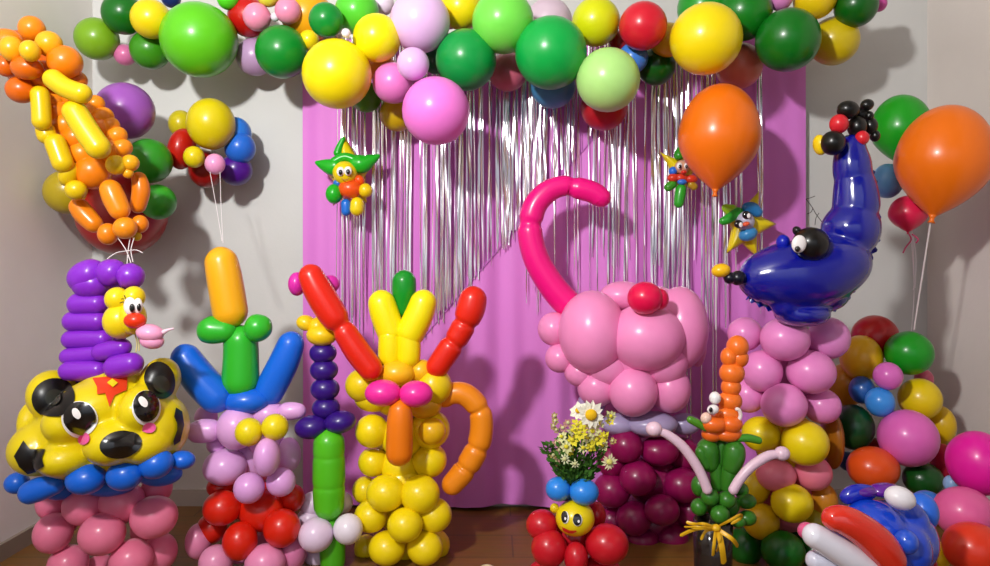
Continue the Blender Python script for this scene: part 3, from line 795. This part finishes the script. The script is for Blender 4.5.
for pts, w in [([(716,528,q),(704,524,q-.02),(694,524,q),(686,522,q+.01)],3), ([(715,528,q),(702,528,q-.01),(690,531,q),(680,536,q+.01)],3.5), ([(715,529,q),(706,531,q),(701,540,q)],3), ([(716,528,q),(714,545,q-.02),(713,556,q-.01)],3.5),
               ([(718,529,q),(722,548,q-.02),(724,564,q-.01)],6), ([(717,529,q),(728,536,q-.02),(734,541,q-.02),(738,547,q)],4), ([(717,527,q),(729,521,q-.03),(740,515,q-.02),(741,518,q),(731,524,q)],3), ([(717,529,q),(720,540,q-.02),(717,552,q)],3), ([(715,529,q),(700,527,q-.03),(684,527,q)],2)]:
    ribbon('ribbon_strip', pts, w, RB, cf)
ball('ribbon_knot', RB, 716, 528, q - .003, 5, 4, cf, shape='bubble')
s_ = D / F
M = Matrix.Translation(Vector((W(713, 0, D).x, D, 0))) @ Matrix.Rotation(PI / 2, 4, 'X')
bm = bmesh.new()
zt = W(0, 520, D).z
lathe(bm, [(0, .004), (.045, .004), (.048, .03), (.05, zt * .6), (.052, zt), (.047, zt), (.044, .03), (0, .012)], 28, M)
bmesh.ops.recalc_face_normals(bm, faces=bm.faces)
finish('jar', bm, mat('6a5a52', 'glass'), cf)
for x in (704, 714, 724): tube('stem_balloon', mat('4a7a26'), [(x, 524), (x - 1, 560), (x + 2, 612)], 6, cf, d=D)

# ------------------------------------------------------------------ pink and yellow tower + blue foil fish
D = 2.26
pt = thing('balloon_tower', 'tower of pink, yellow and salmon balloons under the blue foil animal', 'balloon tower', (W(792, 500, D).x, D + .05, 0))
P1, Y1, S1 = 'e888c8', 'ecd20e', 'e87a92'
balls(pt, D, [(P1,745,334,18,17,.03), (P1,785,339,26,22,-.06), ('e28ccc',829,338,22,21,-.01), (P1,762,371,21,21,-.02), (P1,811,372,26,22,-.05), (P1,748,395,18,18,.03), (P1,784,405,24,22,-.07), (P1,822,406,20,18,.0),
              (Y1,761,434,20,18,-.01), (Y1,805,443,25,23,-.07), (S1,776,475,21,17,-.02), (S1,813,473,20,18,-.01), (Y1,792,503,22,20,-.06), ('dab80e',752,485,19,20,.03), ('d0a60e',761,521,19,19,-.01), ('c8801a',823,500,15,18,.03),
              ('a89a14',816,521,16,16,.03), ('0c5c14',783,551,23,21,-.07), ('0c5210',745,546,18,20,.05), ('0c5210',815,552,20,19,.03), ('9c5c12',832,440,10,30,.08), (P1,790,370,36,34,.1), (Y1,788,445,34,34,.1), (S1,788,500,32,32,.1), ('0c5210',785,545,28,22,.12)])  # tall dark brown ball: gap's shade put into its colour
fs = thing('foil_animal', 'shiny dark blue foil animal balloon with long snout, raised tail and googly eye', 'foil balloon', W(800, 318, 2.15))
D = 2.14
NB = mat('08128c', 'foil')
bm = bmesh.new()
def wt(pts, r):
    tube_bm(bm, [W(x, y, D) for x, y in pts], [k * D / F for k in r], 26)
wt([(853,134),(851,150),(852,165),(854,190)], [10,15,18,18])
wt([(853,166),(855,186),(856,205),(855,226)], [16,20,22,21])
wt([(856,200),(851,228),(840,254)], [20,28,32])
wt([(848,234),(836,258),(810,273),(784,276),(764,278),(738,281)], [26,35,36,34,28,14])
ell_bm(bm, 802, 314, D + .0, 30, 13, 24); ell_bm(bm, 826, 288, D + .02, 26, 24, 24, 30); ell_bm(bm, 786, 306, D - .02, 16, 13, 14)
bm = melt(bm, .006, 8)
bmesh.ops.recalc_face_normals(bm, faces=bm.faces)
body = finish('body', bm, NB, fs)
# crimped seam running along the outer edge
bm = bmesh.new()
edge = [(864,150),(870,172),(875,195),(877,220),(874,245),(866,264),(855,282),(846,297),(832,309),(812,316),(785,312),(762,304),(748,296)]
E = [W(x, y, D + .005) for x, y in edge]; n = 150; prev = None
for i in range(n + 1):
    t = (len(E) - 1) * i / n
    c = catmull(E, t); c2 = catmull(E, min(len(E) - 1, t + .05)) if i < n else c2
    tan = (c2 - c).normalized() if i < n else tan
    out = Vector((0, 1, 0)).cross(tan).normalized()
    if out.x < 0 and i < n * .6: out = -out
    if i >= n * .6 and out.z > 0: out = -out
    w = .009 + .005 * math.sin(i * 1.1)
    cr2 = (bm.verts.new(c - out * .03), bm.verts.new(c + out * w + Vector((0, .005 * math.sin(i * 1.3), 0))))
    if prev: bm.faces.new((prev[0], prev[1], cr2[1], cr2[0]))
    prev = cr2
finish('seam_edge', bm, NB, fs)
ball('nose_bubble', mat('0c0b1e'), 738, 278, D - .03, 8.5, 7.5, fs, 20, shape='bubble'); ball('nose_bubble', mat('0c0b1e'), 730, 278, D - .033, 7, 6, fs, shape='bubble')
ball('nose_tip', mat('f2bc14'), 721, 270.5, D - .035, 10, 7, fs, 8, shape='bubble')
ball('forehead_bubble', mat('1020b0'), 783, 242, D - .03, 7, 7.5, fs, shape='bubble')
ep = ball('eye_patch', mat('12100f'), 811, 244, D - .085, 19.5, 17, fs, -8, shape='bubble')
ball('patch_lobe', mat('12100f'), 797, 231, D - .06, 4.5, 5, ep, 30, shape='bubble')
e = ball('eye_white', PW, 799, 244, D - .125, 8, 9, ep, -10, shape='bubble', depth=4)
ball('eye_pupil', BK, 797.5, 249, D - .138, 2.9, 3, e, shape='bubble', depth=2)
BKT = mat('0e0d0c')
for (x, y, rx, ry, dd, ang) in [(848,110,12,9.5,-.02,-10), (867,105,7.5,6,0,25), (861,115,9,8,.02,0), (857,127,10,11,-.01,0), (870,126,8,9,.01,0), (875,136,5.5,6,.01,0), (869,116,5,5,0,0), (833,143,13,12.5,-.04,0)]:
    ball('tail_bubble', BKT, x, y, D + dd, rx, ry, fs, ang, shape='bubble')
for (x, y, r) in ((839,124,10), (862,138,7.5)): ball('tail_bubble', mat('d42430'), x, y, D - .03, r, r, fs, shape='bubble')
ball('tail_bubble', mat('f0cc12'), 820, 145, D - .01, 7, 10.5, fs, 10, shape='bubble')
strings('whisker', mat('3a3432', 'paint'), [[(822,222,D),(816,214,D),(812,207,D),(806,199,D)], [(806,199,D),(810,198,D),(815,196,D)], [(813,208,D),(811,212,D),(807,214,D)], [(815,225,D),(816,218,D),(819,213,D)]], fs, .0011)

# ------------------------------------------------------------------ floating balloons
def floater(name, px, py, rx, ry, d, hx, label, group=None, lean=0):
    """teardrop party balloon with its knot at the bottom"""
    t = thing(name, label, 'balloon', W(px, py, d), group)
    bm = bmesh.new()
    prof = []
    n = 26
    for i in range(n + 1):
        a = PI * i / n
        r = math.sin(a); z = math.cos(a)
        if z < 0:
            r = (1 - z * z) * (1 - .06 * (-z)) ** .5
        prof.append((r, z))
    prof[-1] = (.05, -.995)
    prof[-2] = (.085, -.97)
    prof += [(.045, -1.04), (.085, -1.09), (.0, -1.08)]
    prof[0] = (0, 1)
    s = d / F
    M = Matrix.Translation(W(px, py, d)) @ Matrix.Rotation(math.radians(lean), 4, 'Y') @ Matrix.Diagonal((rx * s, rx * s, ry * s, 1)) @ Matrix.Rotation(PI / 2, 4, 'X')
    lathe(bm, [(r, z) for r, z in prof], 36, M)
    bmesh.ops.recalc_face_normals(bm, faces=bm.faces)
    finish('balloon_skin', bm, mat(hx), t)
    return t
ORB = 'ee720e'
o1 = floater('stick_balloon', 719, 138, 40, 54, 2.45, ORB, 'large orange balloon on a clear stick in front of the pink curtain', lean=4)
bm = bmesh.new(); tube_bm(bm, [W(715.5, 194, 2.45), W(716, 240, 2.44), W(716, 300, 2.42), W(716, 330, 2.42)], [.003] * 4, 8); finish('stick', bm, mat('cfc4cc', 'paint'), o1)
o2 = floater('stick_balloon', 943, 162, 44, 57, 2.27, ORB, 'largest orange balloon on a stick near the bare corner wall', lean=11)
bm = bmesh.new(); tube_bm(bm, [W(931, 219, 2.27), W(924, 265, 2.3), W(914, 330, 2.35)], [.0028] * 3, 8); finish('stick', bm, mat('cfc6c4', 'paint'), o2)
o3 = floater('string_balloon', 901, 130, 28, 35, 2.5, '1a9a1c', 'green balloon floating behind the large orange balloon by the wall corner')
strings('string', WHITE, [[(903,167,2.5),(912,230,2.48),(914,290,2.45),(911,335,2.42)]], o3)
o4 = ball('string_balloon', mat('64a8e0'), 887.5, 181, 2.45, 16.5, 17.5); tag(o4, 'small light blue balloon under the floating green balloon', 'balloon')
o5 = floater('string_balloon', 908, 214, 18, 18.5, 2.4, 'dc2450', 'small crimson balloon under the big orange one with a ragged ribbon')
strings('string', WHITE, [[(911,234,2.4),(914,280,2.4),(913,290,2.4)], [(913,234,2.4),(916,260,2.4),(915,288,2.4)]], o5)
strings('ribbon_tail', mat('c83a6c', 'paint'), [[(909,234,2.39),(911,240,2.38),(906,247,2.39),(903,253,2.39)], [(912,234,2.39),(918,239,2.38),(916,243,2.39)]], o5, .0025)

# ------------------------------------------------------------------ pile in the corner by the bare wall
PG = 'balloon heap in the corner by the bare wall'
pile = [
 (875,337,25,22,'b81418',2.55,'dark red balloon on top of the corner heap'),
 (909,353,26,22,'14941c',2.42,'bright green balloon near the top of the corner heap'),
 (861,358,22,23,'e0ae12',2.5,'golden balloon on the heap just below the dark red one'),
 (846,385,20,22,'c88a18',2.58,'orange brown balloon behind the blue pair in the heap'),
 (888,376,15.5,14,'dc6cc0',2.34,'small pink balloon under the bright green one in the heap'),
 (862,390,13.5,14,'285ca4',2.42,'darker blue balloon, upper of the blue pair in the heap'),
 (880,402,15.5,15,'3a90e4',2.36,'brighter blue balloon, lower of the blue pair in the heap'),
 (920,399,23,21,'e8c810',2.42,'yellow balloon between the bright green and the largest pink balloon'),
 (940,425,16,20,'d8b010',2.46,'second yellow balloon partly behind the largest pink balloon'),
 (924,379,10,10,'d4607c',2.5,'salmon balloon peeking below the bright green balloon'),
 (908,438,32,29,'e268bc',2.3,'largest pink balloon in the middle of the corner heap'),
 (853,427,22,23,'08401a',2.4,'very dark green balloon beside the largest pink balloon'),
 (873,468,28,22,'e4521a',2.3,'orange balloon in the heap above the blue clown-like balloon head'),
 (923,479,22,17,'0a4a14',2.32,'dark green balloon squeezed under the largest pink balloon'),
 (943,461,13,18,'b81c3c',2.36,'small crimson balloon between the pink and magenta balloons'),
 (847,461,9,10,'1c5080',2.5,'tiny dark blue balloon beside the tower of pink and yellow balloons'),
 (870,449,15,13,'8c1420',2.44,'dark crimson balloon peeking between the very dark green and largest pink balloons'),
 (978,463,33,33,'e41c9c',2.0,'magenta balloon at the picture edge above the rose pink one'),
 (964,513,33,27,'e2609c',1.9,'rose pink balloon lying between the magenta and the red orange ones'),
 (974,549,34,28,'e4381c',1.78,'red orange balloon at the bottom of the heap by the picture edge'),
 (937,555,14,15,'ecc812',1.86,'small yellow balloon tucked beside the red orange balloon'),
 (951,484,8,9,'8cb0e0',2.08,'tiny pale blue balloon peeking under the magenta balloon'),
 (927,507,19,17,'2a78d4',2.0,'blue balloon behind the blue clown-like head'),
 (926,566,12,14,'c82418',1.84,'small red balloon beside the little yellow one at the bottom edge'),
]
PQ = [[x, y, (rx + ry) / 2, d] for (x, y, rx, ry, hx, d, lab) in pile]
settle(PQ, 1.72, .84)
for (x, y, rx, ry, hx, d, lab), q in zip(pile, PQ):
    tag(ball('balloon', mat(hx), x, y, q[3], rx, ry), lab, 'balloon', PG)

# ------------------------------------------------------------------ blue head with red lips at the front corner
D = 1.62
cw = thing('balloon_clown_head', 'blue balloon head with big red and white lips lying at the front corner', 'balloon figure', (W(885, 560, D).x, D, 0))
bm = bmesh.new()
for (x, y, rx, ry, dd, rd, ang) in [(895,537,43,38,0,42,0), (876,524,32,24,-.03,34,-20), (905,548,26,30,-.06,28,0), (906,520,22,22,-.02,26,0), (880,600,46,60,.04,42,0), (860,585,40,50,.0,36,0)]:
    ell_bm(bm, x, y, D + dd, rx, ry, rd, ang)
bm = melt(bm, .006, 5)
finish('head', bm, mat('1046d0', 'foil'), cw)
ball('cheek_bubble', mat('1a56d8', 'foil'), 906, 542, D - .12, 13, 13, cw, shape='bubble')
tube('upper_lip', mat('e2301e', 'foil'), [(822,521),(840,519),(862,530),(882,548),(898,572)], [9,14,16,17,13], cw, d=D - .13)
tube('lower_lip', mat('eceaf6', 'foil'), [(804,530),(824,541),(848,556),(878,576)], [11,13,14,13], cw, d=D - .12)
tube('lower_lip', mat('dcdcee', 'foil'), [(806,562),(822,562),(850,580)], [8,11,11], cw, d=D - .1)
ball('lip_corner', mat('e4588c', 'foil'), 807, 531, D - .1, 10, 9, cw, 0, shape='bubble')
ball('cap_bubble', mat('eeeaf0', 'paint'), 900, 498, D - .08, 17, 12, cw, -18, shape='bubble')
tube('hat_roll', mat('1428b4', 'foil'), [(843,503),(850,495),(862,492),(876,493)], [6,8,8,6], cw, d=D)
ball('hat_bubble', mat('6a1e9c', 'foil'), 884, 490, D + .0, 18, 7, cw, 4, shape='bubble'); ball('hat_bubble', mat('5a1a90', 'foil'), 864, 491, D + .0, 16, 6, cw, 0, shape='bubble')
ball('hat_bubble', mat('2c6ee0'), 922, 512, D + .02, 17, 20, cw, 0, shape='bubble')
# cream ball at the bottom edge
tag(ball('balloon', mat('e6dcb4'), 487, 576, 2.08, 11.5, 12), 'small cream balloon lying on the floor at the bottom picture edge', 'balloon')

# ------------------------------------------------------------------ puffy star dolls
def star_bm(cx, cy, d, tips, inner, thick):
    """puffy five-pointed star through the given tip pixels"""
    bm = bmesh.new()
    n = len(tips); out = []
    for i in range(n):
        a = tips[i]; b2 = tips[(i + 1) % n]
        mx_, my_ = (a[0] + b2[0]) / 2, (a[1] + b2[1]) / 2
        v = (cx + (mx_ - cx) * inner, cy + (my_ - cy) * inner)
        for k in range(5): out.append((a[0] + (v[0] - a[0]) * k / 5, a[1] + (v[1] - a[1]) * k / 5))
        for k in range(5): out.append((v[0] + (b2[0] - v[0]) * k / 5, v[1] + (b2[1] - v[1]) * k / 5))
    K = 7
    for sgn in (-1, 1):
        rows = []
        for k in range(1, K + 1):
            t = k / K
            z = thick * math.sqrt(max(0, 1 - t ** 2.2))
            rows.append([bm.verts.new(W(cx + (x - cx) * t, cy + (y - cy) * t, d) + Vector((0, sgn * z, 0))) for x, y in out])
        c = bm.verts.new(W(cx, cy, d) + Vector((0, sgn * thick, 0)))
        m_ = len(out)
        for i in range(m_): bm.faces.new((c, rows[0][i], rows[0][(i + 1) % m_]))
        for a, b2 in zip(rows, rows[1:]):
            for i in range(m_): bm.faces.new((a[i], b2[i], b2[(i + 1) % m_], a[(i + 1) % m_]))
    bmesh.ops.remove_doubles(bm, verts=bm.verts, dist=1e-5)
    bmesh.ops.recalc_face_normals(bm, faces=bm.faces)
    return bm
D = 2.69
YS, GS = mat('e8d012'), mat('1eac22')
st = thing('star_doll', 'puffy star doll with green hat wings, yellow face and orange shirt', 'star doll', W(347, 176, D))
finish('star', star_bm(347, 172, D, [(344,135),(377,159),(367,203),(333,206),(318,164)], .66, .03), YS, st)
tube('hat_wing', GS, [(315,162),(324,165),(334,167),(344,163)], [1.2,6,9,8], st, d=D - .035); tube('hat_wing', GS, [(380,155),(371,160),(361,164),(348,161)], [1.2,6,9.5,7], st, d=D - .035)
tube('hat_band', GS, [(331,164),(345,157),(360,163)], [5,4.5,5], st, d=D - .045); tube('hat_edge', GS, [(337,157),(339,148),(344,137)], [5,3.5,2], st, d=D - .02)
f_ = ball('face', mat('eed014'), 345, 173, D - .05, 12.5, 12, st, shape='bubble')
for x, y in ((340.5, 171.5), (348, 171)):
    e = ball('eye', PW, x, y, D - .093, 4, 4.8, f_, shape='bubble', depth=2.5); ball('pupil', BK, x, y + .8, D - .103, 2, 2.8, e, shape='bubble', depth=1.5)
strings('smile', mat('a8620c', 'paint'), [[(341.5,178,D-.097),(345,180,D-.098),(349,178,D-.097)]], f_, .0014)
ball('shirt', mat('ea5416'), 350, 189, D - .045, 12, 10, st, shape='bubble'); ball('scarf', mat('2c72c8'), 338, 183, D - .045, 5, 4, st, shape='bubble')
ball('sleeve', mat('ea5416'), 359, 180, D - .04, 6, 5, st, -30, shape='bubble')
ball('hand', GS, 334, 194, D - .05, 8.5, 10, st, 0, shape='bubble'); tube('hand', mat('ecc814'), [(360,186),(365,190),(370,196)], [6,7,6], st, d=D - .05)
tube('leg', mat('1c6cd0'), [(345,199),(346,206),(346,216)], [4.5,5,4.5], st, d=D - .045); tube('leg', mat('ecd014'), [(357,197),(357,206),(356,216)], [6,7,6.5], st, d=D - .045)

D = 2.68
s2 = thing('star_doll', 'small puffy star doll with red shirt and green legs beside the floating orange balloon', 'star doll', W(681, 178, D))
finish('star', star_bm(681, 172, D, [(679,147),(700,166),(693,190),(669,190),(660,152)], .62, .025), YS, s2)
tube('hat', mat('2c8e20'), [(680,147),(679,154),(680,160)], [2,5,7], s2, d=D - .035)
f_ = ball('face', mat('d8a486'), 682, 167, D - .045, 7.5, 7, s2, shape='bubble')
e = ball('eye', PW, 679.5, 166, D - .07, 3, 3.6, f_, shape='bubble', depth=2); ball('pupil', BK, 680, 166.5, D - .078, 1.5, 2, e, shape='bubble', depth=1)
e = ball('eye', PW, 686, 166, D - .068, 2.4, 3, f_, shape='bubble', depth=2); ball('pupil', BK, 686.5, 166.5, D - .076, 1.3, 1.8, e, shape='bubble', depth=1)
ball('nose', mat('d83020'), 684, 172, D - .075, 3, 2, f_, shape='bubble')
ball('scarf', mat('2c6cd8'), 673, 171, D - .04, 4.5, 4.5, s2, shape='bubble')
for x, y, rx in ((673, 178, 6), (691, 179, 7), (681, 178, 7)): ball('shirt', mat('d83a20'), x, y, D - .042, rx, 4.5, s2, shape='bubble')
ball('bow_tie', mat('3474d4'), 682, 182, D - .055, 5, 3, s2, shape='bubble')
tube('hand', mat('3a8e22'), [(676,182),(670,186),(665,190)], [4,4.5,4], s2, d=D - .04); tube('hand', mat('b08a20'), [(688,182),(693,186),(697,189)], [4,4,3.5], s2, d=D - .04)
tube('leg', mat('2ea026'), [(682,184),(680,195),(678,208)], [5,5.5,4.5], s2, d=D - .045)

D = 2.69
s3 = thing('star_doll', 'yellow star doll with grey dog-like face and green and blue hat', 'star doll', W(743, 225, D))
finish('star', star_bm(743, 226, D, [(759,191),(777,224),(757,257),(726,254),(722,206)], .6, .03), YS, s3)
tube('hat_brim', mat('2ca02c'), [(719,222),(728,219),(742,209)], [3,5,4.5], s3, d=D - .045); tube('hat_brim', mat('2c7ab8'), [(742,209),(752,208),(761,216)], [5,6,4.5], s3, d=D - .045)
tube('star_tip', mat('9cc81e'), [(722,206),(730,210),(737,212)], [2.5,6,6], s3, d=D - .02)
f_ = ball('face', mat('bcb8d0'), 745, 221, D - .05, 9.5, 10, s3, 25, shape='bubble')
for x, y in ((739, 224), (747, 215)):
    e = ball('eye', BK, x - .5, y, D - .085, 4.6, 4.2, f_, shape='bubble', depth=2.5); ball('eye_white', PW, x + 1.8, y + .8, D - .096, 2, 2.6, e, shape='bubble', depth=1.2)
ball('mouth', mat('f0603a'), 746, 224, D - .09, 4, 2.4, f_, 15, shape='bubble')
ball('shirt', mat('3c8cc8'), 748, 234, D - .045, 10, 7, s3, 20, shape='bubble')

# ------------------------------------------------------------------ light, world, camera
sc = bpy.context.scene
w = bpy.data.worlds.new('room_ambient'); sc.world = w; w.use_nodes = True
bg = w.node_tree.nodes['Background']; bg.inputs['Color'].default_value = (.86, .9, 1, 1); 
wn = w.node_tree
wtc = wn.nodes.new('ShaderNodeTexCoord'); wsp = wn.nodes.new('ShaderNodeSeparateXYZ'); wmr = wn.nodes.new('ShaderNodeMapRange')
wn.links.new(wtc.outputs['Generated'], wsp.inputs[0]); wn.links.new(wsp.outputs['Z'], wmr.inputs['Value'])
wmr.inputs['From Min'].default_value = -.25; wmr.inputs['From Max'].default_value = .45
wmr.inputs['To Min'].default_value = .2; wmr.inputs['To Max'].default_value = 1.2
wn.links.new(wmr.outputs['Result'], bg.inputs['Strength'])
L = bpy.data.lights.new('lamp', 'SPOT'); L.energy = 350; L.shadow_soft_size = .09; L.color = (1, .985, .955)
L.spot_size = math.radians(140); L.spot_blend = 1.0
lo = bpy.data.objects.new('room_lamp', L); C.objects.link(lo); lo.location = (-1.0, -.1, 2.15)
lo.rotation_euler = (Vector((-.1, 2.7, 2.15)) - lo.location).to_track_quat('-Z', 'Y').to_euler()
tag(lo, 'bare white room lamp above and behind the viewer', 'lamp')
cam = bpy.data.cameras.new('camera'); co = bpy.data.objects.new('camera', cam); C.objects.link(co)
co.location = (0, 0, H); co.rotation_euler = (PI / 2, 0, 0)
cam.sensor_width = 36; cam.lens = F / 990 * 36; cam.shift_y = (HY - 283) / 990
cam.clip_start = .02
sc.camera = co
sc.view_settings.view_transform = 'Standard'
sc.view_settings.look = 'None'
